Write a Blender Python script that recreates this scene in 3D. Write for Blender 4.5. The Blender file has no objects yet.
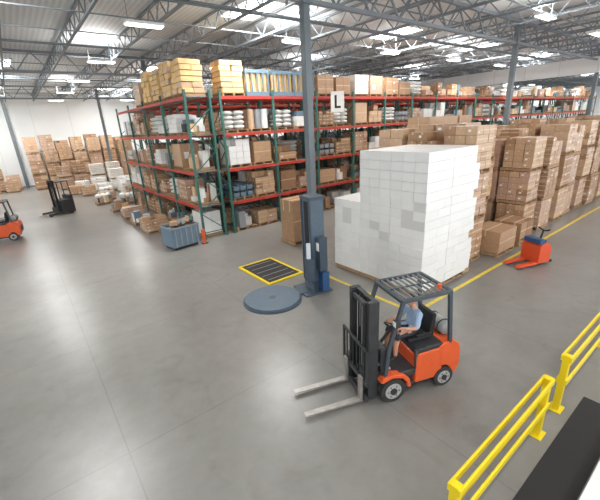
import bpy, bmesh, math, random
from mathutils import Vector, Matrix
random.seed(7)
scene=bpy.context.scene
try:
    scene.view_settings.view_transform='Standard'
except Exception: pass

# ---------------------------------------------------------------- materials
def mat(name,col,rough=.6,metal=0,emit=0,var=0,scale=6,spec=.5,bump=0,coat=0):
    m=bpy.data.materials.new(name); m.use_nodes=True
    nt=m.node_tree; b=nt.nodes['Principled BSDF']
    b.inputs['Base Color'].default_value=(*col,1)
    b.inputs['Roughness'].default_value=rough
    b.inputs['Metallic'].default_value=metal
    b.inputs['Specular IOR Level'].default_value=spec
    if coat:
        b.inputs['Coat Weight'].default_value=coat; b.inputs['Coat Roughness'].default_value=.25
    if emit:
        b.inputs['Emission Color'].default_value=(*col,1)
        b.inputs['Emission Strength'].default_value=emit
    if var or bump:
        tc=nt.nodes.new('ShaderNodeTexCoord'); n=nt.nodes.new('ShaderNodeTexNoise')
        n.inputs['Scale'].default_value=scale; n.inputs['Detail'].default_value=3
        nt.links.new(tc.outputs['Object'],n.inputs['Vector'])
        if var:
            r=nt.nodes.new('ShaderNodeValToRGB')
            r.color_ramp.elements[0].position=.3; r.color_ramp.elements[1].position=.7
            r.color_ramp.elements[0].color=(*[c*(1-var) for c in col],1)
            r.color_ramp.elements[1].color=(*[min(1,c*(1+var)) for c in col],1)
            nt.links.new(n.outputs['Fac'],r.inputs['Fac']); nt.links.new(r.outputs['Color'],b.inputs['Base Color'])
        if bump:
            bp=nt.nodes.new('ShaderNodeBump'); bp.inputs['Strength'].default_value=bump
            nt.links.new(n.outputs['Fac'],bp.inputs['Height']); nt.links.new(bp.outputs['Normal'],b.inputs['Normal'])
    return m

M={}
M['c1']=mat('carton_a',(.49,.30,.175),.5,var=.08,coat=.3)
M['c2']=mat('carton_b',(.40,.235,.13),.5,var=.08,coat=.3)
M['c3']=mat('carton_c',(.60,.40,.25),.45,var=.06,coat=.3)
M['c4']=mat('carton_d',(.33,.18,.10),.7,var=.1)
M['c5']=mat('carton_pink',(.55,.36,.26),.4,var=.06,coat=.4)
M['tan']=mat('tan_bag',(.80,.55,.26),.7,var=.1)
M['tape']=mat('tape',(.66,.50,.34),.3)
M['label']=mat('label_white',(.88,.87,.84),.5)
M['white']=mat('white_carton',(.91,.91,.89),.45,var=.015,coat=.5)
M['white2']=mat('white_carton_b',(.88,.88,.86),.45,coat=.5)
M['whiteg']=mat('white_carton_grey',(.76,.75,.72),.6)
M['seam']=mat('white_carton_seam',(.70,.70,.68),.7)
M['grey']=mat('grey_goods',(.30,.32,.34),.5)
M['dark']=mat('dark_goods',(.05,.05,.055),.5)
M['blueg']=mat('blue_grey',(.15,.23,.30),.45)
M['wood']=mat('pallet_wood',(.42,.27,.15),.8,var=.15,scale=12)
M['green']=mat('rack_green',(.045,.16,.13),.45)
M['red']=mat('rack_red',(.52,.05,.035),.45)
M['steel']=mat('roof_steel',(.23,.26,.29),.5,.1)
M['col']=mat('column_paint',(.17,.20,.22),.4)
M['wall']=mat('wall_paint',(.86,.88,.88),.7,var=.03,scale=.5)
M['curt']=mat('curtain_white',(.88,.89,.89),.6)
M['lamp']=mat('lamp_glow',(1,.98,.93),.5,emit=6)
M['sky']=mat('skylight_glow',(.95,.98,1),.5,emit=4)
M['orange']=mat('orange_paint',(.76,.115,.03),.35,var=.05,scale=5)
M['redp']=mat('orange_red_paint',(.74,.095,.03),.35)
M['char']=mat('charcoal_paint',(.035,.037,.040),.45,var=.2,scale=9)
M['guard']=mat('guard_paint',(.06,.075,.09),.4)
M['bars']=mat('guard_bars',(.30,.31,.31),.5)
M['black']=mat('black_rubber',(.015,.015,.016),.6)
M['tyre']=mat('tyre_rubber',(.035,.035,.036),.75)
M['hub']=mat('hub_grey',(.42,.42,.42),.45)
M['chrome']=mat('steel_bare',(.55,.55,.55),.3,.9)
M['forkm']=mat('fork_steel',(.40,.37,.34),.4,.4,var=.15,scale=8)
M['tank']=mat('gas_tank',(.34,.35,.34),.4)
M['yellow']=mat('safety_yellow',(.88,.66,.01),.35)
M['line']=mat('line_yellow',(.74,.55,.06),.5,var=.15,scale=9)
M['wblue']=mat('wrapper_slate',(.06,.085,.115),.45)
M['wtop']=mat('wrapper_plate',(.10,.145,.19),.4,var=.08)
M['mat']=mat('mat_black',(.022,.02,.021),.8,bump=.4,scale=80)
M['skin']=mat('skin',(.60,.31,.20),.55)
M['shirt']=mat('shirt_blue',(.34,.47,.64),.8)
M['short']=mat('shorts_navy',(.03,.035,.05),.8)
M['hair']=mat('hair_brown',(.06,.04,.03),.8)
M['shoe']=mat('shoe_dark',(.02,.02,.02),.6)
M['eye']=mat('eye_dark',(.02,.015,.01),.3)
M['lip']=mat('lip',(.40,.14,.11),.6)
M['blue']=mat('blue_plastic',(.03,.09,.22),.4)
M['film']=mat('stretch_film',(.75,.80,.85),.2)
BR=['c1','c2','c3','c5']

# floor material: polished concrete with faint saw-cut joints
fm=bpy.data.materials.new('polished_concrete'); fm.use_nodes=True
nt=fm.node_tree; b=nt.nodes['Principled BSDF']; N=nt.nodes.new; L=nt.links.new
tc=N('ShaderNodeTexCoord')
n1=N('ShaderNodeTexNoise'); n1.inputs['Scale'].default_value=.3; n1.inputs['Detail'].default_value=6
n2=N('ShaderNodeTexNoise'); n2.inputs['Scale'].default_value=2.2; n2.inputs['Detail'].default_value=9; n2.inputs['Roughness'].default_value=.72
n3=N('ShaderNodeTexNoise'); n3.inputs['Scale'].default_value=1.1; n3.inputs['Detail'].default_value=5; n3.inputs['Distortion'].default_value=1.5
for n in (n1,n2,n3): L(tc.outputs['Object'],n.inputs['Vector'])
mx=N('ShaderNodeMath'); mx.operation='MULTIPLY_ADD'; mx.inputs[1].default_value=.6
L(n2.outputs['Fac'],mx.inputs[0]); L(n1.outputs['Fac'],mx.inputs[2])
rp=N('ShaderNodeValToRGB'); rp.color_ramp.elements[0].position=.5; rp.color_ramp.elements[1].position=1.0
rp.color_ramp.elements[0].color=(.165,.156,.142,1); rp.color_ramp.elements[1].color=(.265,.253,.232,1)
L(mx.outputs[0],rp.inputs['Fac'])
sc_=N('ShaderNodeValToRGB'); sc_.color_ramp.elements[0].position=.28; sc_.color_ramp.elements[1].position=.42
sc_.color_ramp.elements[0].color=(.88,.87,.86,1); sc_.color_ramp.elements[1].color=(1,1,1,1)
L(n3.outputs['Fac'],sc_.inputs['Fac'])
mm=N('ShaderNodeMixRGB'); mm.blend_type='MULTIPLY'; mm.inputs[0].default_value=1
L(rp.outputs['Color'],mm.inputs[1]); L(sc_.outputs['Color'],mm.inputs[2])
sx=N('ShaderNodeSeparateXYZ'); L(tc.outputs['Object'],sx.inputs[0])
def joint(out,off):
    a=N('ShaderNodeMath'); a.operation='ADD'; a.inputs[1].default_value=off; L(out,a.inputs[0])
    p=N('ShaderNodeMath'); p.operation='PINGPONG'; p.inputs[1].default_value=1.95; L(a.outputs[0],p.inputs[0])
    c=N('ShaderNodeMath'); c.operation='LESS_THAN'; c.inputs[1].default_value=.010; L(p.outputs[0],c.inputs[0])
    return c.outputs[0]
j1=joint(sx.outputs[0],-0.3); j2=joint(sx.outputs[1],-1.3)
mj=N('ShaderNodeMath'); mj.operation='MAXIMUM'; L(j1,mj.inputs[0]); L(j2,mj.inputs[1])
ms=N('ShaderNodeMath'); ms.operation='MULTIPLY'; ms.inputs[1].default_value=.35; L(mj.outputs[0],ms.inputs[0])
mixc=N('ShaderNodeMixRGB'); mixc.inputs[2].default_value=(.09,.085,.08,1)
L(ms.outputs[0],mixc.inputs[0]); L(mm.outputs[0],mixc.inputs[1]); L(mixc.outputs[0],b.inputs['Base Color'])
rr=N('ShaderNodeMapRange'); rr.inputs['To Min'].default_value=.25; rr.inputs['To Max'].default_value=.38
L(n2.outputs['Fac'],rr.inputs['Value']); L(rr.outputs[0],b.inputs['Roughness'])
b.inputs['Specular IOR Level'].default_value=.6
M['floor']=fm

# roof deck: ribbed white metal
dm=bpy.data.materials.new('roof_deck'); dm.use_nodes=True
nt=dm.node_tree; b=nt.nodes['Principled BSDF']; N=nt.nodes.new; L=nt.links.new
tc=N('ShaderNodeTexCoord'); w=N('ShaderNodeTexWave'); w.inputs['Scale'].default_value=1.6; w.bands_direction='X'
L(tc.outputs['Object'],w.inputs['Vector'])
rp=N('ShaderNodeValToRGB'); rp.color_ramp.elements[0].color=(.74,.77,.79,1); rp.color_ramp.elements[1].color=(.90,.92,.93,1)
L(w.outputs['Fac'],rp.inputs['Fac']); L(rp.outputs['Color'],b.inputs['Base Color']); b.inputs['Roughness'].default_value=.6
M['deck']=dm

# ---------------------------------------------------------------- mesh builder
class MB:
    def __init__(s): s.v=[]; s.f=[]; s.m=[]; s.sm=[]; s.names=[]
    def mi(s,m):
        if m not in s.names: s.names.append(m)
        return s.names.index(m)
    def add(s,vs,fs,m,smooth=False):
        o=len(s.v); s.v+= [tuple(v) for v in vs]; k=s.mi(m)
        for f in fs: s.f.append(tuple(i+o for i in f)); s.m.append(k); s.sm.append(smooth)
    def box(s,c,d,m,R=None):
        x,y,z=d[0]/2,d[1]/2,d[2]/2; c=Vector(c)
        P=[Vector(p) for p in ((-x,-y,-z),(x,-y,-z),(x,y,-z),(-x,y,-z),(-x,-y,z),(x,-y,z),(x,y,z),(-x,y,z))]
        if R is not None: P=[R@p for p in P]
        s.add([p+c for p in P],[(3,2,1,0),(4,5,6,7),(0,1,5,4),(1,2,6,5),(2,3,7,6),(3,0,4,7)],m)
    def b2(s,lo,hi,m):
        s.box([(a+b)/2 for a,b in zip(lo,hi)],[b-a for a,b in zip(lo,hi)],m)
    def beam(s,p,q,w,h,m):
        p=Vector(p);q=Vector(q); d=q-p; l=d.length; x=d/l
        up=Vector((0,0,1)) if abs(x.z)<.95 else Vector((1,0,0))
        y=up.cross(x).normalized(); z=x.cross(y)
        R=Matrix((x,y,z)).transposed()
        s.box((p+q)/2,(l,w,h),m,R)
    def cyl(s,p,q,r,m,n=16,r2=None,smooth=True):
        p=Vector(p);q=Vector(q); x=(q-p).normalized(); r2=r if r2 is None else r2
        up=Vector((0,0,1)) if abs(x.z)<.9 else Vector((1,0,0))
        y=up.cross(x).normalized(); z=x.cross(y); vs=[]
        for (c,rad) in ((p,r),(q,r2)):
            for i in range(n):
                a=2*math.pi*i/n; vs.append(c+y*math.cos(a)*rad+z*math.sin(a)*rad)
        s.add(vs,[(i,(i+1)%n,n+(i+1)%n,n+i) for i in range(n)],m,smooth)
        s.add(vs,[tuple(range(n-1,-1,-1)),tuple(range(n,2*n))],m)
    def tube(s,pts,rad,m,n=10,closed=False):
        pts=[Vector(p) for p in pts]; k=len(pts); vs=[]
        rad=rad if isinstance(rad,(list,tuple)) else [rad]*k
        y=None
        for i,p in enumerate(pts):
            a=pts[(i-1)%k] if (closed or i>0) else p; c=pts[(i+1)%k] if (closed or i<k-1) else p
            t=(c-a).normalized()
            if y is None:
                up=Vector((0,0,1)) if abs(t.z)<.9 else Vector((1,0,0)); y=up.cross(t).normalized()
            else: y=(y-t*y.dot(t)).normalized()
            z=t.cross(y)
            for j in range(n):
                an=2*math.pi*j/n; vs.append(p+(y*math.cos(an)+z*math.sin(an))*rad[i])
        fs=[]
        for i in range(k if closed else k-1):
            for j in range(n):
                a=i*n; c=((i+1)%k)*n; fs.append((a+j,a+(j+1)%n,c+(j+1)%n,c+j))
        s.add(vs,fs,m,True)
        if not closed: s.add(vs,[tuple(range(n-1,-1,-1)),tuple(range((k-1)*n,k*n))],m)
    def prism(s,prof,y0,y1,m):   # profile in xz
        n=len(prof); vs=[(x,y0,z) for x,z in prof]+[(x,y1,z) for x,z in prof]
        s.add(vs,[(i,(i+1)%n,n+(i+1)%n,n+i) for i in range(n)]+[tuple(range(n-1,-1,-1)),tuple(range(n,2*n))],m)
    def sph(s,c,r,m,n=14,k=9):
        r=r if isinstance(r,(tuple,list)) else (r,r,r); c=Vector(c); vs=[]
        for i in range(k+1):
            t=math.pi*i/k
            for j in range(n):
                a=2*math.pi*j/n; vs.append(c+Vector((r[0]*math.sin(t)*math.cos(a),r[1]*math.sin(t)*math.sin(a),r[2]*math.cos(t))))
        s.add(vs,[(i*n+j,i*n+n+j,i*n+n+(j+1)%n,i*n+(j+1)%n) for i in range(k) for j in range(n)],m,True)
    def mesh(s,name):
        me=bpy.data.meshes.new(name); me.from_pydata(s.v,[],s.f)
        for nme in s.names: me.materials.append(M[nme])
        me.polygons.foreach_set('material_index',s.m); me.polygons.foreach_set('use_smooth',s.sm)
        bm=bmesh.new(); bm.from_mesh(me); bmesh.ops.recalc_face_normals(bm,faces=bm.faces); bm.to_mesh(me); bm.free()
        return me
    def obj(s,name,parent=None,loc=(0,0,0),rot=0,bevel=0):
        return mkobj(name,s.mesh(name),parent,loc,rot,bevel)
def mkobj(name,me,parent=None,loc=(0,0,0),rot=0,bevel=0):
    o=bpy.data.objects.new(name,me); scene.collection.objects.link(o)
    o.location=loc; o.rotation_euler=(0,0,rot)
    if parent: o.parent=parent
    if bevel:
        bv=o.modifiers.new('bevel','BEVEL'); bv.width=bevel; bv.segments=2; bv.limit_method='ANGLE'; bv.angle_limit=math.radians(50)
    return o
def empty(name,loc=(0,0,0),rot=0):
    e=bpy.data.objects.new(name,None); e.empty_display_size=.3; scene.collection.objects.link(e)
    e.location=loc; e.rotation_euler=(0,0,rot); return e
U=random.uniform

# ---------------------------------------------------------------- room shell
X0,X1,Y0,Y1=-18,84,-7,48
ZR=9.2
mb=MB(); mb.b2((X0,Y0,-.2),(X1,Y1,0),'floor'); mb.obj('floor')
mb=MB(); mb.b2((X0,Y0,ZR),(X1,Y1,ZR+.15),'deck'); mb.obj('ceiling')
mb=MB(); mb.b2((X0,Y1,0),(X1,Y1+.2,ZR),'wall')
x=X0
while x<X1:
    mb.b2((x,Y1-.03,0),(x+.05,Y1,ZR),'whiteg'); x+=3.4
mb.obj('wall_back')
mb=MB(); mb.b2((X1,Y0,0),(X1+.2,Y1,ZR),'wall'); mb.obj('wall_right')
mb=MB(); mb.b2((X0-.2,Y0,0),(X0,Y1,ZR),'wall'); mb.obj('wall_left')
mb=MB(); mb.b2((X0,Y1-.06,0),(X1,Y1-.0,.15),'grey'); mb.obj('baseboard_back')

# roof structure
CXB=7.5; SP=13.65
CY=[-6.4,9.1,24.6,40.1]; CX=[CXB+SP*k for k in range(-1,6)]
def truss(mb,p,q,depth,panel,w,m='steel'):
    p=Vector(p);q=Vector(q); d=(q-p); l=d.length; n=int(l/panel); D=Vector((0,0,-depth))
    mb.beam(p,q,w,w*.9,m); mb.beam(p+D,q+D,w,w*.9,m)
    for i in range(n):
        a=p+d*(i/n); c=p+d*((i+.5)/n); e=p+d*((i+1)/n)
        mb.beam(a,c+D,w*.45,w*.45,m); mb.beam(c+D,e,w*.45,w*.45,m)
mb=MB(); k=-8
while CXB+2.275*k<X1-1:
    xx=CXB+2.275*k
    if xx>X0+.5: truss(mb,(xx,Y0+.3,ZR-.08),(xx,Y1-.1,ZR-.08),.62,1.15,.085)
    k+=1
mb.obj('roof_joists')
mb=MB()
for y in CY:
    truss(mb,(X0+.2,y,ZR-.15),(X1-.2,y,ZR-.15),.95,1.5,.13)
mb.obj('roof_girders')
mb=MB(); y=Y0+1
while y<Y1:
    mb.beam((X0+.2,y,ZR-.64),(X1-.2,y,ZR-.64),.04,.04,'steel'); y+=2.58
for y in (3.2,11.9,19.1,30.2): mb.cyl((X0+.2,y,ZR-.76),(X1-.2,y,ZR-.76),.045,'col',8)
mb.obj('sprinkler_pipes')

def column(x,y,zt=ZR-.3,w=.22):
    mb=MB(); mb.b2((-w/2,-w/2,0),(w/2,w/2,zt),'col'); mb.b2((-.22,-.22,0),(.22,.22,.03),'col')
    mb.b2((-.18,-.18,zt-.9),(.18,.18,zt-.86),'col')
    for sx_ in (-.16,.16):
        for sy_ in (-.16,.16): mb.cyl((sx_,sy_,.03),(sx_,sy_,.06),.015,'chrome',6)
    mb.obj('steel_column',loc=(x,y,0))
for x in CX:
    for y in CY:
        if y<0: continue
        column(x,y)
column(.4,47.3,8.6,.3)

# draft curtain
mb=MB(); mb.b2((34.2,-6,7.25),(34.3,47,8.3),'curt')
for i in range(22): mb.b2((34.17,-5.5+2.4*i,7.25),(34.33,-5.44+2.4*i,8.3),'whiteg')
mb.obj('draft_curtain')

# skylights (frame + glowing pane) with area lights
def skylight(x,y,power=300):
    mb=MB(); mb.b2((-.75,-1.25,-.02),(.75,1.25,0),'sky')
    for a in ((-.8,-1.3,-.08,-.72,1.3,0),(.72,-1.3,-.08,.8,1.3,0),(-.8,-1.3,-.08,.8,-1.22,0),(-.8,1.22,-.08,.8,1.3,0)):
        mb.b2(a[:3],a[3:],'curt')
    o=mb.obj('skylight',loc=(x,y,ZR-.0))
    l=bpy.data.lights.new('skylight_daylight','AREA'); l.shape='RECTANGLE'; l.size=1.5; l.size_y=2.5; l.energy=power; l.color=(1,.99,.965)
    lo=bpy.data.objects.new('skylight_daylight',l); scene.collection.objects.link(lo); lo.location=(0,0,-.06); lo.parent=o
for i in range(-2,9):
    for j,y in enumerate((-1.4,13.8,29.0,41.5)):
        skylight(9.3+8.85*i-(.6 if j%2 else 0),y,power=(330,500,560,800)[j])

def lampfix(x,y,up):
    mb=MB(); mb.b2((-.17,-.62,0),(.17,.62,.09),'curt')
    for dx in (-.09,.09): mb.cyl((dx,-.58,-.02),(dx,.58,-.02),.025,'lamp',8)
    mb.b2((-.16,-.6,-.012),(.16,.6,0),'lamp')
    for dy in (-.5,.5): mb.cyl((0,dy,.09),(0,dy,.9),.012,'steel',6)
    o=mb.obj('fluorescent_lamp',loc=(x,y,8.2),rot=math.pi/2)
    if up:  # upward area light added on alternate fixtures to brighten the roof deck
        l=bpy.data.lights.new('ceiling_fill','AREA'); l.shape='RECTANGLE'; l.size=.3; l.size_y=1.2; l.energy=110; l.color=(1,.99,.96); l.spread=math.pi
        lo=bpy.data.objects.new('ceiling_fill',l); scene.collection.objects.link(lo); lo.location=(0,0,.11); lo.rotation_euler=(math.pi,0,0); lo.parent=o
for i in range(-1,9):
    for j in range(0,6):
        lampfix(4.5+6.4*i,6.5+7.4*j,(i+j)%2==0 and i<6)

# ---------------------------------------------------------------- goods
def pallet(mb,x,y,z,w=1.2,d=1.0):
    for i in range(6): 
        yy=y-d/2+ (i+.5)*d/6; mb.box((x,yy,z+.13),(w,d/6*.72,.02),'wood')
    for i in (-1,0,1): mb.box((x+i*(w/2-.05),y,z+.07),(.07,d,.10),'wood')
    for i in (-1,0,1): mb.box((x,y+i*(d/2-.06),z+.01),(w,.09,.02),'wood')
def cartons(mb,x,y,z,w,d,h,n,mats,tape=True,jit=.008,label=.22,top_drop=0,gap=.014):
    nx,ny,nz=n; cx,cy,cz=w/nx,d/ny,h/nz
    base=random.choice(mats)
    for k in range(nz):
        for i in range(nx):
            for j in range(ny):
                if 0<i<nx-1 and 0<j<ny-1 and k<nz-1: continue
                if k==nz-1 and random.random()<top_drop: continue
                m=base if random.random()<.7 else random.choice(mats)
                px=x-w/2+(i+.5)*cx+U(-jit,jit); py=y-d/2+(j+.5)*cy+U(-jit,jit); pz=z+(k+.5)*cz
                sx,sy,sz=cx-gap,cy-gap,cz-gap*.7
                mb.box((px,py,pz),(sx,sy,sz),m)
                if tape:
                    if i in (0,nx-1): 
                        sg=-1 if i==0 else 1
                        mb.box((px+sg*(sx/2+.001),py,pz+sz*.36),(.003,.06,sz*.26),'tape')
                        if random.random()<label: mb.box((px+sg*(sx/2+.001),py+sy*.2,pz),(.003,sy*.26,sz*.28),'label')
                    if j in (0,ny-1):
                        sg=-1 if j==0 else 1
                        mb.box((px,py+sg*(sy/2+.001),pz),(sx*.98,.003,.035),'tape')
                        if random.random()<label: mb.box((px-sx*.2,py+sg*(sy/2+.001),pz-sz*.1),(sx*.24,.003,sz*.28),'label')
                    if k==nz-1: mb.box((px,py,pz+sz/2+.001),(sx,.06,.003),'tape')
def stack_mesh(name,levels,w=1.15,d=1.15,lh=1.28,n=(3,3,4),mats=BR,**kw):
    mb=MB(); z=0
    for l in range(levels):
        nn=n if not kw.get('mix') else random.choice([(3,3,5),(2,3,4),(2,2,4),(3,2,6)])
        pallet(mb,0,0,z,w,d)
        ox,oy=U(-.045,.045),U(-.045,.045)
        hh=(lh-.16)*(U(.82,1.0) if l==levels-1 else 1)
        cartons(mb,ox,oy,z+.145,w*U(.93,1),d*U(.93,1),hh,nn,mats,top_drop=kw.get('drop',0) if l==levels-1 else 0)
        z+=lh
    return mb.mesh(name)
T3=[stack_mesh('stack3_%d'%i,3,lh=1.47,n=[(3,3,5),(2,3,5),(3,2,4),(2,2,4),(2,3,6),(3,3,6),(2,2,5),(3,3,4)][i],drop=.35 if i%2 else 0,mix=(i in (1,4,6))) for i in range(8)]
T2=[stack_mesh('stack2_%d'%i,2,n=random.choice([(3,3,4),(2,3,3),(3,2,5)]),drop=.2) for i in range(4)]
T1=[stack_mesh('stack1_%d'%i,1,n=random.choice([(3,3,4),(2,3,3),(2,2,3)]),drop=.3) for i in range(4)]
W2=[stack_mesh('wstack2_%d'%i,2,n=(3,3,6),mats=['white','whiteg']) for i in range(2)]
W1=[stack_mesh('wstack1_%d'%i,1,n=(3,3,5),mats=['white','whiteg'],drop=.2) for i in range(2)]
def put(me,x,y,r=0,name='carton_pallet_stack',sc=1):
    o=mkobj(name,me,None,(x,y,0),r+U(-.03,.03)); o.scale=(1,1,sc); return o

# big white stack: pallets below, courses of white cartons above
mb=MB()
NZ=15; ch=(4.0-.145)/NZ
for ix in range(2):
    for iy in range(3):
        cx=8.04+.60+ix*1.215; cy=5.15+.57+iy*1.15
        pallet(mb,cx,cy,0,1.2,1.1)
        nz=NZ if iy<2 else 10
        mb.b2((cx-.58,cy-.545,.145),(cx+.58,cy+.545,.145+ch*(nz-1.5)),'seam')
        for k in range(nz):
            off=(.018 if (k//5)%2 else -.010)
            if iy==2 and k==nz-1 and ix==0: continue
            w_=1.205; d_=1.145; split=3 if k%2 else 2
            for i in range(split):
                for j in range(3):
                    if 0<i<split-1 and j==1 and k<nz-1: continue
                    px=cx-w_/2+(i+.5)*w_/split+off+U(-.003,.003); py=cy-d_/2+(j+.5)*d_/3+U(-.003,.003)
                    mb.box((px,py,.145+(k+.5)*ch),(w_/split-.006,d_/3-.006,ch-.007),random.choice(['white','white','white2']))
for k in range(13):
    if k%5==4: continue
    for j in range(2): mb.box((8.04+2.43+.16+.02*(k%3),5.4+j*.42,.145+(k+.5)*ch),(.28,.40,ch-.010),'white')
mb.b2((8.04+2.44,5.2,0),(8.04+2.78,6.1,.14),'wood')
mb.obj('white_carton_stack')
# brown stacks on the storage lane
put(T3[0],11.62,6.1,sc=1.03); put(T3[1],11.62,7.4,sc=1.04); put(T3[2],11.6,8.7,sc=1.06)
for ix,x in enumerate((12.95,14.25)):
    for iy,y in enumerate((7.2,8.45,9.7)):
        if ix==0 and iy==2: continue
        put(T3[(ix+iy*3+3)%8],x,y,sc=1.06)
x=16.1; k=0
while x<46:
    for iy,y in enumerate((6.05,7.3,8.55)):
        if abs(x-CXB-SP)<1 and y>8.3: continue
        if abs(x-CXB-2*SP)<1 and y>8.3: continue
        put(T3[(k*5+iy*3)%8],x,y+(U(-.12,.05)),(k%2)*math.pi/2,sc=U(.88,1.05))
    x+=1.32 if k%2==0 else 1.9; k+=1
# taller brown stacks behind
mb=MB()
for l in range(3):
    pallet(mb,0,0,l*1.62,1.25,1.15); cartons(mb,0,0,l*1.62+.145,1.25,1.15,1.46,(1,1,1) if l!=1 else (2,1,1),['c3','c1'],label=.6)
tall=mb.mesh('tall_stack')
for x,y in ((15.75,10.4),(17.1,10.5),(18.5,10.5)): put(tall,x,y)
# low cartons in front
mb=MB(); pallet(mb,0,0,0,1.3,1.05); cartons(mb,0,0,.145,1.3,1.05,.78,(1,1,1),['c1']); mb.obj('large_carton',loc=(13.2,5.6,0))
mb=MB(); pallet(mb,0,0,0,1.1,1.0); pallet(mb,0,0,.15,1.1,1.0); cartons(mb,0,0,.295,1.1,1.0,.62,(2,2,1),['c2','c4']); mb.obj('large_carton',loc=(14.75,5.55,0))
mb=MB(); pallet(mb,0,0,0,1.1,1.0); cartons(mb,0,0,.145,1.0,.9,1.75,(2,2,1),['c2','c1'],label=.1); mb.obj('carton_pallet_stack',loc=(8.9,11.9,0))

# ---------------------------------------------------------------- racks
LV=[1.5,3.05,4.6,6.15]
def upright(mb,x,y0,y1,h):
    P=lambda a,z:(x,a,z)
    for a in (y0,y1):
        mb.beam(P(a,0),P(a,h),.09,.09,'green')
        c=P(a,.006); mb.box(c,(.16,.16,.012),'green')
    z=.3; s=0
    while z<h-.9:
        a,c=(y0,y1) if s%2==0 else (y1,y0)
        mb.beam(P(a,z),P(c,z+.9),.035,.035,'green'); z+=.9; s+=1
    mb.beam(P(y0,.3),P(y1,.3),.035,.035,'green')
def bag(mb,x,y,z,w,d,h,m):
    mb.sph((x,y,z+h/2),(w/2,d/2,h/2),m,10,6)
def loose(mb,x,y,z,w,d,h):
    for i in range(random.randint(6,11)):
        sw,sd,sh=U(.15,.45),U(.2,.45),U(.12,h)
        px=x+U(-w/2+sw/2,w/2-sw/2); py=y+U(-d/2+sd/2,d/2-sd/2)
        mb.box((px,py,z+sh/2),(sw,sd,sh),random.choice(BR+['white','grey','dark','blueg','c4','whiteg','white','tan']),Matrix.Rotation(U(-.2,.2),3,'Z'))
def bins(mb,x,y,z,w,d,h,m):
    n=max(1,int(h/.3))
    for k in range(n):
        for i in range(3):
            cx=x-w/2+(i+.5)*w/3; zz=z+k*.3
            mb.box((cx,y,zz+.02),(w/3-.03,d,.03),m)
            for s in (-1,1):
                mb.box((cx+s*(w/6-.025),y,zz+.13),(.02,d,.24),m); mb.box((cx,y+s*(d/2-.01),zz+.12),(w/3-.03,.02,.22),m)
            mb.box((cx,y,zz+.14),(w/3-.1,d-.1,.08),random.choice(['dark','c4','whiteg']))
def load(mb,x,y,z,w,d,hmax):
    r=random.random()
    if r<.05: return
    pallet(mb,x,y,z,w,d); z+=.145
    h=U(.55,1)*(hmax-.2)
    if r<.36:
        n=random.choice([(2,2,2),(3,2,3),(2,2,3),(3,3,4),(1,1,1),(4,2,4)])
        cartons(mb,x,y,z,w*U(.85,1),d*.95,h,n,BR+['c4'],jit=.015,label=.4,top_drop=.3 if n[0]>1 else 0)
    elif r<.49: cartons(mb,x,y,z,w*.95,d*.95,h,random.choice([(2,2,2),(3,2,4)]),['white','whiteg'],tape=False,top_drop=.3)
    elif r<.56: cartons(mb,x,y,z,w*.9,d*.9,h*.7,(2,1,3),['grey','dark','blueg','white'],tape=False,top_drop=.2)
    elif r<.61:
        for i in range(3):
            for j in range(2): mb.cyl((x-w*.33+i*w*.33,y-d*.22+j*d*.44,z),(x-w*.33+i*w*.33,y-d*.22+j*d*.44,z+h*.8),w*.15,random.choice(['c3','grey','white']),10)
    elif r<.71:
        for k in range(4):
            for i in range(2): bag(mb,x-w*.24+i*w*.48,y,z+k*.2,w*.5,d*.9,.24,random.choice(['white','whiteg','whiteg']))
    elif r<.77: bins(mb,x,y,z,w*.95,d*.9,h*.9,random.choice(['blueg','grey','whiteg']))
    elif r<.95: loose(mb,x,y,z,w,d,max(.35,h*.9))
    else: cartons(mb,x,y,z,w*.9,d*.9,h*.6,(3,2,2),['c3','tan'],tape=True,top_drop=.3)
def rack_row(name,x0,y0,nb,bay=2.75,depth=1.1,double=True,tops=None,rot=0):
    e=empty(name,(x0,y0,0),rot); f=MB(); g=MB()
    rows=[0,depth+.2] if double else [0]
    for ro in rows:
        for b_ in range(nb+1): upright(f,b_*bay,ro,ro+depth,LV[-1]+.25)
        for z in LV:
            for yy in (ro,ro+depth):
                f.b2((0,yy-.03,z-.13),(nb*bay,yy+.03,z),'red')
            for b_ in range(nb):
                for t in range(3): 
                    xx=b_*bay+bay*(t+.5)/3; f.b2((xx-.4,ro+.02,z-.03),(xx+.4,ro+depth-.02,z-.005),'wood' if t%2 else 'grey')
        for b_ in range(nb):
            for li,z in enumerate([0]+LV):
                for t in range(2):
                    cx=b_*bay+bay*(.27+.46*t); cy=ro+depth/2
                    if li==4:
                        if tops and ro==0 and b_<len(tops):
                            fn=tops[b_][t]
                            if fn: fn(g,cx,cy,z,t)
                            continue
                        if tops and b_<3: continue
                        load(g,cx,cy,z,1.15,1.0,U(.8,1.4)); continue
                    if b_>12 and ro>0: continue
                    load(g,cx,cy,z,1.15,1.0,1.33)
    f.obj('rack_frame',e); g.obj('stored_goods',e); return e
def top_tan(g,cx,cy,z,t):
    pallet(g,cx,cy,z,1.15,1.0)
    h=1.4 if t else 1.3
    for k in range(6):
        for i in range(2):
            for j in range(2):
                g.box((cx-.27+i*.54+U(-.04,.04),cy-.24+j*.48+U(-.04,.04),z+.145+(k+.5)*h/6),(.53,.47,h/6-.025),random.choice(['tan','tan','tan','c3']))
def top_rolls(g,cx,cy,z,t):
    g.b2((cx-.62,cy-.5,z),(cx+.62,cy+.5,z+.2),'blueg'); g.b2((cx-.62,cy-.5,z+.98),(cx+.62,cy+.5,z+1.12),'blueg')
    for i in range(4):
        for j in (0,1): g.cyl((cx-.45+i*.3,cy-.3+j*.6,z+.2),(cx-.45+i*.3,cy-.3+j*.6,z+.98),.14,'tan',10)
    for i in range(5): g.b2((cx-.62+i*.3,cy-.51,z+.2),(cx-.56+i*.3,cy-.47,z+1.05),'blueg')
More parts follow.
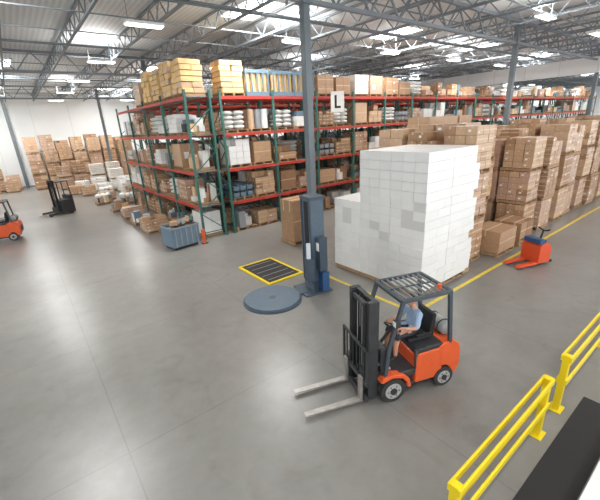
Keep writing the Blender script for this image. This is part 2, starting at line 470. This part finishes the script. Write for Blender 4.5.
def top_brown(g,cx,cy,z,t):
    pallet(g,cx,cy,z,1.15,1.0); cartons(g,cx,cy,z+.145,1.1,1.0,U(.7,1.1),(1,1,1) if t else (2,2,2),BR)
def top_white(g,cx,cy,z,t):
    pallet(g,cx,cy,z,1.15,1.0); cartons(g,cx,cy,z+.145,1.1,1.0,U(.7,1.0),(2,2,3),['white','whiteg'],tape=False)
random.seed(23)
T,Rl,B_,Wt=top_tan,top_rolls,top_brown,top_white
rack_row('pallet_rack',7.6,15.2,19,tops=[(T,Rl),(Rl,Rl),(B_,B_),(Wt,B_),(B_,B_)])
rack_row('pallet_rack',7.9,21.2,16)
rack_row('pallet_rack',8.0,27.6,14)
rack_row('pallet_rack',7.15,15.25,4,bay=3.0,double=False,tops=[(T,T),(T,T),(B_,None),(None,None)],rot=math.pi/2)

# hanging aisle sign "L"
e=empty('aisle_sign',(13.65,14.2,5.33),math.radians(-45))
mb=MB(); mb.b2((-.34,-.012,0),(.34,.012,.98),'label')
mb.b2((-.15,-.018,.18),(-.04,-.0125,.8),'black'); mb.b2((-.04,-.018,.18),(.16,-.0125,.28),'black')
for s in (-.3,.3): mb.cyl((s,0,.98),(s,0,8.5-5.33),.008,'steel',6)
mb.obj('sign_board',e)

# ---------------------------------------------------------------- left storage area
random.seed(5)
for x,y,me,s in ((-4.6,46.5,T2[2],.9),(-3.2,46.6,T1[0],1.2),(-1.9,46.6,T2[1],.9),(-.6,46.5,T1[2],1.4),(-2.4,45.2,T1[3],.9),(-.8,45.0,T1[1],.9),
  (1.6,46,T3[0],1.15),(2.9,46,T3[3],1.2),(4.2,46.1,T3[5],1.05),(5.6,46,T3[2],1.15),(7,46,T3[1],1.2),(8.4,46,T3[6],1.1),(9.8,46,T3[4],1.1),
  (1.6,44.2,T2[3],1.15),(2.9,44,T3[6],.85),(4.1,43.8,T3[5],.9),(5.4,43.6,T3[4],.8),(6.7,43.6,T3[7],1.1),(8.1,43.6,T3[2],1.15),(9.5,43.6,T3[1],1.1),
  (3.4,41.8,T2[2],.9),(4.7,41.5,T2[0],1.1),(9.2,40.8,T3[0],1.0),(8.8,38.4,T3[3],.75),(8.9,36,T3[4],.8),(8.8,33.8,T2[1],1.1)):
    put(me,x,y,sc=s)
for x,y,me,s in ((6.0,39.6,W2[0],.95),(7.35,39.2,W2[1],1),(5.6,37.6,W1[0],1),(7.0,36.6,W2[0],.8),(7.1,34.6,W1[1],1.2),(5.7,36,W1[1],.7),(6.9,32.4,W1[0],1.1),(5.3,40.0-.9,W1[1],.8)):
    if (x,y)==(5.3,39.1): x=4.4
    put(me,x,y,name='white_carton_pallet',sc=s)
for x,y,me,s in ((4.4,35.6,T1[1],.7),(5.0,31.6,T1[2],.6),(4.9,23.4,T1[2],.6),(4.9,18.9,T1[1],.65),(6.9,30.4,T1[0],.8),(3.6,37.4,T1[3],.6)):
    put(me,x,y,sc=s)
for x,y in ((4.9,21.2),(4.8,26),(5.2,28.4),(5.4,33.6),(4.5,33.2-3.4)):
    if y==28.4: x=5.9
    mb=MB(); pallet(mb,0,0,0); loose(mb,0,0,.145,1.1,.9,.6)
    if y>27:
        for i in range(3): bag(mb,-.35+i*.33,U(-.2,.2),.5,.42,.6,.3,'white')
    mb.obj('mixed_goods_pallet',loc=(x,y,0))

# ---------------------------------------------------------------- forklift
def wheel(mb,x,y,r,w,side):
    mb.cyl((x,y-w/2,r),(x,y+w/2,r),r,'tyre',28)
    o=y+side*w/2
    mb.cyl((x,o-side*.02,r),(x,o+side*.012,r),r*.66,'hub',24)
    mb.cyl((x,o,r),(x,o+side*.03,r),r*.28,'char',16)
    for i in range(6):
        a=i*math.pi/3; mb.cyl((x+math.cos(a)*r*.45,o,r+math.sin(a)*r*.45),(x+math.cos(a)*r*.45,o+side*.022,r+math.sin(a)*r*.45),.014,'char',6)
def forklift_parts():
    P={}
    b=MB() # chassis
    b.b2((-1.1,-.38,.16),(.16,.38,.42),'char')
    b.b2((-.56,-.46,.42),(.16,.46,.56),'char')      # floor
    b.b2((-.46,-.50,.24),(-.16,-.46,.30),'char'); b.b2((-.46,.46,.24),(-.16,.50,.30),'char')
    b.prism([(-.5,.24),(-.5,.82),(-.56,.88),(-1.08,.90),(-1.08,.24)],-.48,.48,'orange') # engine side
    b.prism([(-.5,.86),(-.54,.97),(-1.08,.99),(-1.08,.86)],-.46,.46,'char')
    b.prism([(.06,.56),(.2,.56),(.22,1.12),(.10,1.16),(.02,1.05)],-.42,.42,'char') # cowl
    b.prism([(.10,.30),(.24,.30),(.24,.62),(.10,.62)],-.36,.36,'char')
    for s in (-1,1): # front fenders
        pr=[(-.40,.22),(-.36,.40),(-.24,.54),(0,.60),(.2,.56),(.26,.48),(.2,.46),(0,.52),(-.2,.46),(-.29,.35),(-.32,.22)]
        b.prism(pr,s*.36 if s>0 else -.52,s*.52 if s>0 else -.36,'orange')
    P['chassis']=(b,.02)
    b=MB() # counterweight
    b.prism([(-.98,.44),(-1.0,.92),(-1.14,1.0),(-1.34,.98),(-1.44,.90),(-1.49,.74),(-1.49,.40),(-1.42,.24),(-1.34,.24),(-1.29,.36),(-1.2,.45),(-1.08,.47)],-.48,.48,'orange')
    b.b2((-1.51,-.2,.42),(-1.47,.2,.70),'char')
    P['counterweight']=(b,.05)
    b=MB() # seat
    b.b2((-.98,-.24,.98),(-.48,.24,1.06),'black')
    b.prism([(-.92,1.02),(-1.0,1.5),(-1.08,1.5),(-1.04,1.02)],-.23,.23,'black')
    b.b2((-.95,.25,1.12),(-.62,.30,1.16),'black'); b.b2((-.95,-.30,1.12),(-.62,-.25,1.16),'black')
    P['seat']=(b,.025)
    b=MB()
    for s in (-1,1):
        wheel(b,0,s*.44,.25,.18,s); wheel(b,-1.13,s*.42,.21,.16,s)
    P['wheels']=(b,0)
    b=MB() # overhead guard
    for s in (-1,1):
        y=s*.45
        b.beam((.13,y,.58),(.08,y,1.15),.06,.07,'guard'); b.beam((.08,y,1.15),(-.18,y,2.06),.06,.07,'guard')
        b.beam((-1.24,y,.95),(-1.14,y,2.06),.06,.07,'guard')
        b.beam((-.14,y,2.06),(-1.18,y,2.06),.06,.07,'guard')
        b.beam((-.52,y,.56),(-.50,y,.97),.05,.05,'guard')
        b.box((-.03,s*.50,1.68),(.09,.11,.12),'char'); b.box((.02,s*.50,1.68),(.012,.09,.10),'label')
    for x in (-.16,-1.16): b.beam((x,-.45,2.06),(x,.45,2.06),.07,.06,'guard')
    for i in range(8):
        x=-.26-i*.115; b.beam((x,-.43,2.07),(x,.43,2.07),.02,.045,'bars')
    b.beam((-.14,0,2.08),(-1.14,0,2.08),.03,.03,'guard')
    b.cyl((-1.02,.3,2.09),(-1.02,.3,2.17),.04,'orange',12)
    P['overhead_guard']=(b,.006)
    b=MB() # mast
    for s in (-1,1):
        b.b2((.25,s*.34-.05,.08),(.44,s*.34+.05,2.12),'char')
        b.b2((.34,s*.245-.04,.12),(.48,s*.245+.04,2.06),'black')
        b.cyl((.33,s*.15,.15),(.33,s*.15,1.35),.04,'char',12); b.cyl((.33,s*.15,1.35),(.33,s*.15,2.02),.022,'chrome',10)
        b.beam((.42,s*.09,.35),(.42,s*.09,2.0),.025,.012,'hub')
        b.cyl((-.02,s*.34,.62),(.27,s*.34,.82),.03,'chrome',10)
    for z in (.16,1.05,2.05): b.b2((.25,-.38,z-.06),(.34,.38,z+.06),'char')
    b.b2((.40,-.26,1.98),(.46,.26,2.06),'char')
    b.tube([(.32,.05,2.0),(.36,.05,2.1),(.42,.05,2.0),(.42,.05,1.2),(.44,.05,.6)],.014,'black',8)
    b.tube([(.32,-.05,2.0),(.36,-.05,2.1),(.42,-.05,2.0),(.42,-.05,1.2),(.44,-.05,.6)],.014,'black',8)
    P['mast']=(b,.008)
    b=MB() # carriage + backrest
    b.b2((.48,-.46,.10),(.54,.46,.20),'char'); b.b2((.48,-.46,.46),(.54,.46,.56),'char')
    for y in (-.25,.25): b.b2((.47,y-.04,.12),(.52,y+.04,.75),'char')
    for y in (-.47,.47): b.b2((.50,y-.025,.46),(.54,y+.025,1.24),'char')
    b.b2((.50,-.49,1.19),(.54,.49,1.24),'char')
    for i in range(6): y=-.34+i*.136; b.b2((.505,y-.012,.56),(.53,y+.012,1.2),'char')
    P['carriage']=(b,.006)
    b=MB()
    for y in (-.31,.31):
        b.b2((.54,y-.055,.07),(.59,y+.055,.60),'forkm')
        b.prism([(.54,.045),(1.5,.06),(1.66,.075),(1.66,.085),(1.2,.09),(.6,.10),(.54,.12)],y-.055,y+.055,'forkm')
    P['forks']=(b,.004)
    b=MB()
    b.cyl((-1.30,-.26,1.14),(-1.30,.26,1.14),.14,'tank',20)
    b.sph((-1.30,-.26,1.14),(.14,.07,.14),'tank'); b.sph((-1.30,.26,1.14),(.14,.07,.14),'tank')
    for y in (-.17,.17): 
        b.tube([(-1.30+.15*math.cos(a),y,1.14+.15*math.sin(a)) for a in [i*math.pi/8 for i in range(16)]],.014,'char',6,closed=True)
        b.b2((-1.39,y-.03,.95),(-1.20,y+.03,1.03),'char')
    P['gas_cylinder']=(b,0)
    b=MB()
    c=Vector((-.27,0,1.27)); ax=Vector((-.5,0,.86)).normalized(); u=Vector((0,1,0)); v=ax.cross(u)
    b.tube([c+(u*math.cos(a)+v*math.sin(a))*.17 for a in [i*math.pi/10 for i in range(20)]],.014,'black',8,closed=True)
    for a in (0,2.1,4.2): b.beam(c,c+(u*math.cos(a)+v*math.sin(a))*.17,.02,.012,'black')
    b.cyl(c,(.06,0,.9),.03,'black',10)
    for i in range(3): b.cyl((.06,-.2-.06*i,1.12),(.02,-.2-.06*i,1.28),.012,'black',8); b.sph((.02,-.2-.06*i,1.29),.022,'black',8,6)
    P['steering_wheel']=(b,0)
    return P
FP=forklift_parts()
FM={k:(b.mesh(k),bv) for k,(b,bv) in FP.items()}
FS=(.97,.97,.945)
def forklift(x,y,rot):
    e=empty('forklift',(x,y,0),rot); e.scale=FS
    for k,(me,bv) in FM.items(): mkobj(k,me,e,bevel=bv)
    return e
fl=forklift(4.48,3.64,math.radians(160))
forklift(-2.0,23.3,math.radians(170))

# ---------------------------------------------------------------- driver (one continuous skinned body)
def driver(parent):
    root=empty('forklift_driver'); root.parent=parent
    V=[(-.74,0,1.17),(-.76,0,1.34),(-.73,0,1.50),(-.71,0,1.60),(-.69,0,1.69)]
    R=[(.155,.125),(.145,.115),(.165,.12),(.075,.075),(.055,.055)]
    E=[(0,1),(1,2),(2,3),(3,4)]
    for s in (-1,1):
        o=len(V)
        V+=[(-.72,s*.185,1.545),(-.62,s*.265,1.30),(-.46,s*.215,1.30),(-.355,s*.17,1.32)]
        R+=[(.062,.062),(.047,.047),(.036,.036),(.027,.025)]
        E+=[(2,o),(o,o+1),(o+1,o+2),(o+2,o+3)]
        o=len(V)
        V+=[(-.66,s*.10,1.15),(-.45,s*.14,1.16),(-.29,s*.16,1.15),(-.25,s*.155,.95),(-.26,s*.15,.68),(-.10,s*.16,.61)]
        R+=[(.10,.10),(.085,.085),(.068,.068),(.058,.058),(.04,.04),(.045,.035)]
        E+=[(0,o),(o,o+1),(o+1,o+2),(o+2,o+3),(o+3,o+4),(o+4,o+5)]
    me=bpy.data.meshes.new('body_skeleton'); me.from_pydata(V,E,[])
    ob=bpy.data.objects.new('body_tmp',me); scene.collection.objects.link(ob)
    ob.modifiers.new('skin','SKIN')
    for i,r in enumerate(R): me.skin_vertices[0].data[i].radius=r
    me.skin_vertices[0].data[0].use_root=True
    sub=ob.modifiers.new('sub','SUBSURF'); sub.levels=2; sub.render_levels=2
    bpy.context.view_layer.update()
    dg=bpy.context.evaluated_depsgraph_get()
    nm=bpy.data.meshes.new_from_object(ob.evaluated_get(dg))
    bpy.data.objects.remove(ob)
    nm.materials.clear()
    for k in ('shirt','short','skin','shoe'): nm.materials.append(M[k])
    for p in nm.polygons:
        c=p.center; k=0
        if c.z>1.615 and abs(c.y)<.12: k=2
        elif abs(c.y)>.13 and c.z>1.2 and c.x>-.60: k=2
        elif c.z<.72: k=3
        elif c.x>-.34 and c.z<1.08: k=2
        elif c.z<1.22 and c.x>-1: k=1
        p.material_index=k; p.use_smooth=True
    mkobj('body',nm,root)
    h=MB(); hc=Vector((-.655,0,1.79))
    h.sph(hc,(.098,.078,.118),'skin',20,14); h.sph(hc+Vector((.03,0,-.055)),(.068,.06,.062),'skin',16,10)
    h.sph(hc+Vector((-.022,0,.028)),(.094,.084,.105),'hair',20,12)
    h.prism([(hc.x+.09,hc.z+.02),(hc.x+.122,hc.z-.022),(hc.x+.09,hc.z-.03)],-.014,.014,'skin')
    for s in (-1,1):
        h.sph(hc+Vector((.088,s*.032,.008)),(.012,.015,.009),'label',10,6); h.sph(hc+Vector((.097,s*.032,.008)),(.006,.007,.007),'eye',8,6)
        h.sph(hc+Vector((-.003,s*.080,-.006)),(.022,.012,.032),'skin',10,8)
        h.b2((hc.x+.086,s*.032-.016,hc.z+.024),(hc.x+.098,s*.032+.016,hc.z+.03),'hair')
    h.sph(hc+Vector((.091,0,-.055)),(.010,.026,.008),'lip',10,6)
    h.obj('head',root)
    for s,nme in ((1,'hand_left'),(-1,'hand_right')):
        g=MB(); c=Vector((-.355,s*.17,1.32))
        g.sph(c+Vector((.03,0,0)),(.048,.038,.024),'skin',12,8)
        for i in range(4):
            yy=c.y-.030+i*.02; ln=(.9,1,.95,.78)[i]
            g.tube([(c.x+.05,yy,c.z+.006),(c.x+.05+.035*ln,yy,c.z+.004),(c.x+.05+.052*ln,yy,c.z-.022),(c.x+.05+.04*ln,yy,c.z-.044)],[.011,.010,.009,.007],'skin',8)
        g.tube([(c.x+.015,c.y-s*.03,c.z-.008),(c.x+.045,c.y-s*.05,c.z-.02),(c.x+.075,c.y-s*.045,c.z-.034)],[.013,.011,.008],'skin',8)
        g.obj(nme,root)
    return root
d_=driver(None); d_.location=(4.48,3.64,0); d_.rotation_euler=(0,0,math.radians(160)); d_.scale=FS

# ---------------------------------------------------------------- stand-up reach truck (left)
e=empty('reach_truck',(1.75,28.3,0),math.radians(200))
b=MB()
b.b2((-.55,-.5,.1),(.25,.5,.95),'char'); b.b2((-.55,-.5,.95),(-.35,.5,1.2),'char')
for s in (-1,1):
    b.b2((.2,s*.45-.06,.08),(1.1,s*.45+.06,.22),'char'); b.cyl((1.0,s*.45-.05,.1),(1.0,s*.45+.05,.1),.1,'tyre',16)
    b.beam((-.5,s*.45,.95),(-.45,s*.42,2.1),.06,.06,'char'); b.beam((.2,s*.4,.95),(.2,s*.4,2.1),.06,.06,'char')
    b.b2((.3,s*.3-.05,.1),(.42,s*.3+.05,2.25),'black'); b.b2((.5,s*.2-.05,.08),(1.4,s*.2+.05,.13),'forkm')
b.b2((-.5,-.45,2.08),(.25,.45,2.14),'char'); b.b2((.45,-.4,.1),(.5,.4,.5),'char'); b.b2((.3,-.35,2.1),(.42,.35,2.2),'black')
b.cyl((-.4,-.3,.12),(-.4,.3,.12),.12,'tyre',16)
b.obj('truck_body',e,bevel=.02)

# ---------------------------------------------------------------- pallet wrapper
e=empty('stretch_wrapper',(4.95,8.0,0),math.atan2(7.76-8.0,6.25-4.95))
b=MB(); b.cyl((0,0,.0),(0,0,.03),.86,'wblue',48); b.cyl((0,0,.03),(0,0,.09),.80,'wtop',48); b.cyl((0,0,.09),(0,0,.095),.1,'wblue',20)
b.obj('turntable',e)
b=MB(); b.b2((.75,-.22,.0),(1.75,.22,.07),'wblue'); b.b2((.9,-.45,.0),(1.8,.45,.05),'wblue')
b.b2((1.25,-.3,.05),(1.7,.3,.35),'wblue'); b.obj('base_frame',e,bevel=.01)
b=MB(); b.b2((1.24,-.27,.05),(1.66,.27,2.85),'wtop'); b.b2((1.22,-.11,.3),(1.24,.11,2.75),'black')
b.b2((1.2,-.30,2.8),(1.7,.30,2.9),'wblue')
for s in (-1,1): b.b2((1.2,s*.25-.025,.3),(1.25,s*.25+.025,2.8),'wblue')
b.obj('mast',e,bevel=.015)
b=MB(); b.b2((1.02,-.42,.45),(1.22,-.16,1.15),'wblue'); b.cyl((1.1,-.30,1.15),(1.1,-.30,1.6),.065,'film',16)
b.b2((1.35,-.52,.75),(1.6,-.28,1.75),'wblue'); b.b2((1.34,-.48,1.35),(1.35,-.32,1.6),'label'); b.b2((1.4,-.56,.1),(1.62,-.3,.7),'blue')
b.obj('film_carriage',e,bevel=.01)

# floor scale plate with yellow border
b=MB(); b.b2((5.5,8.98,0),(6.75,10.85,.04),'mat')
for q in ((5.42,8.9,6.83,8.98),(5.42,10.85,6.83,10.93),(5.42,8.98,5.5,10.85),(6.75,8.98,6.83,10.85)): b.b2((q[0],q[1],0),(q[2],q[3],.05),'yellow')
for i in range(5): b.b2((5.6,9.2+i*.36,.04),(6.65,9.22+i*.36,.046),'grey')
b.obj('floor_scale')

# painted lines
b=MB(); b.b2((7.3,4.72,0),(60,4.83,.004),'line'); b.b2((7.2,4.72,0),(7.31,8.9,.004),'line')
b.obj('floor_marking')

# ---------------------------------------------------------------- grey metal bin with refuse
e=empty('metal_bin',(4.95,15.2,0),math.radians(8))
b=MB(); w,d,h=1.25,1.0,.98
b.b2((-w/2,-d/2,.12),(w/2,d/2,.16),'blueg')
for s in (-1,1):
    b.b2((-w/2,s*d/2-.02,.12),(w/2,s*d/2+.02,h),'blueg'); b.b2((s*w/2-.02,-d/2,.12),(s*w/2+.02,d/2,h),'blueg')
    b.b2((-w/2-.03,s*d/2-.035,h-.06),(w/2+.03,s*d/2+.035,h),'grey'); b.b2((s*w/2-.035,-d/2,h-.06),(s*w/2+.035,d/2,h),'grey')
    for i in range(5): b.box((-w/2+.13+i*.25,s*(d/2+.03),.52),(.05,.03,.75),'grey')
    for t in (-1,1): b.cyl((s*.5,t*.38-.03,.07),(s*.5,t*.38+.03,.07),.07,'tyre',14)
b.obj('bin_shell',e,bevel=.006)
b=MB(); random.seed(3)
for i in range(26):
    R=Matrix.Rotation(U(0,3),3,'Z')@Matrix.Rotation(U(-.5,.5),3,'X')
    b.box((U(-.45,.45),U(-.35,.35),U(.75,1.2)),(U(.15,.4),U(.1,.3),U(.05,.25)),random.choice(['c1','c3','dark','dark','grey','c2','green']),R)
b.obj('bin_contents',e)
b=MB(); b.cyl((0,0,0),(0,0,.62),.08,'orange',18); b.cyl((0,0,.62),(0,0,.66),.08,'orange',18,r2=.04); b.box((0,0,.01),(.25,.25,.02),'char'); b.obj('rack_bollard',loc=(5.8,14.75,0))

# ---------------------------------------------------------------- powered pallet truck (right)
e=empty('pallet_truck',(12.95,4.1,0),math.radians(160))
b=MB()
b.prism([(-.30,.1),(.2,.1),(.2,.66),(.12,.74),(-.2,.74),(-.30,.55)],-.34,.34,'redp')
b.b2((-.02,-.3,.74),(.2,.3,.90),'blue'); b.b2((-.2,-.2,.74),(-.02,.2,.82),'black'); b.b2((-.42,-.34,.08),(-.26,.34,.16),'black')
b.cyl((-.1,-.1,.12),(-.1,.1,.12),.12,'tyre',16)
for s in (-1,1):
    b.prism([(.2,.06),(.85,.06),(.95,.04),(.95,.07),(.83,.12),(.2,.14)],s*.23-.09,s*.23+.09,'redp')
    b.cyl((.8,s*.23-.05,.05),(.8,s*.23+.05,.05),.05,'tyre',12)
b.cyl((-.12,0,.7),(-.25,0,1.12),.03,'black',10); b.tube([(-.25,-.2,1.17),(-.28,-.1,1.11),(-.25,0,1.10),(-.28,.1,1.11),(-.25,.2,1.17)],.025,'black',8)
b.obj('truck_body',e,bevel=.02)

# ---------------------------------------------------------------- guard rails
def rail(x0,x1,y):
    e=empty('guard_rail',(x0,y,0)); b=MB(); l=x1-x0
    n=max(1,round(l/2.7)); 
    for i in range(n+1):
        x=l*i/n; b.b2((x-.05,-.05,0),(x+.05,.05,1.08),'yellow'); b.b2((x-.12,-.1,0),(x+.12,.1,.015),'yellow')
        for sx_ in (-.09,.09): b.cyl((x+sx_,.07,.015),(x+sx_,.07,.03),.012,'chrome',6)
    for z in (1.02,.58): b.b2((-.05,-.075,z-.05),(l+.05,-.045,z+.05),'yellow'); b.b2((-.05,.045,z-.05),(l+.05,.075,z+.05),'yellow')
    b.obj('rail_frame',e,bevel=.012)
rail(2.88,5.44,1.25); rail(6.25,11.6,1.25)
b=MB(); b.b2((1.5,.5,0),(6.9,1.03,.015),'mat'); b.obj('anti_fatigue_mat',bevel=.006)
b=MB(); b.b2((3.4,-.55,.72),(7.2,.41,.76),'whiteg')
for x in (3.5,7.1):
    for y in (-.45,.3): b.b2((x-.03,y-.03,0),(x+.03,y+.03,.72),'grey')
b.b2((3.5,.28,.2),(7.1,.32,.24),'grey'); b.obj('work_table',bevel=.005)

# ---------------------------------------------------------------- world, camera
w=bpy.data.worlds.new('World'); scene.world=w; w.use_nodes=True
bg=w.node_tree.nodes['Background']; bg.inputs[0].default_value=(.95,.97,1,1); bg.inputs[1].default_value=2.0

H=4.8; th=math.radians(19.4); ph=math.radians(3.1); yaw=math.radians(52.9); fpx=355
f=Vector((math.cos(th)*math.cos(yaw),math.cos(th)*math.sin(yaw),-math.sin(th)))
r0=Vector((math.sin(yaw),-math.cos(yaw),0)); u0=r0.cross(f)
Rr=r0*math.cos(ph)-u0*math.sin(ph); Uu=r0*math.sin(ph)+u0*math.cos(ph)
cam=bpy.data.cameras.new('camera'); co=bpy.data.objects.new('camera',cam); scene.collection.objects.link(co)
m=Matrix((Rr,Uu,-f)).transposed().to_4x4(); m.translation=Vector((0,0,H)); co.matrix_world=m
cam.sensor_width=36; cam.lens=fpx/600*36; cam.clip_start=.05; cam.clip_end=300
scene.camera=co
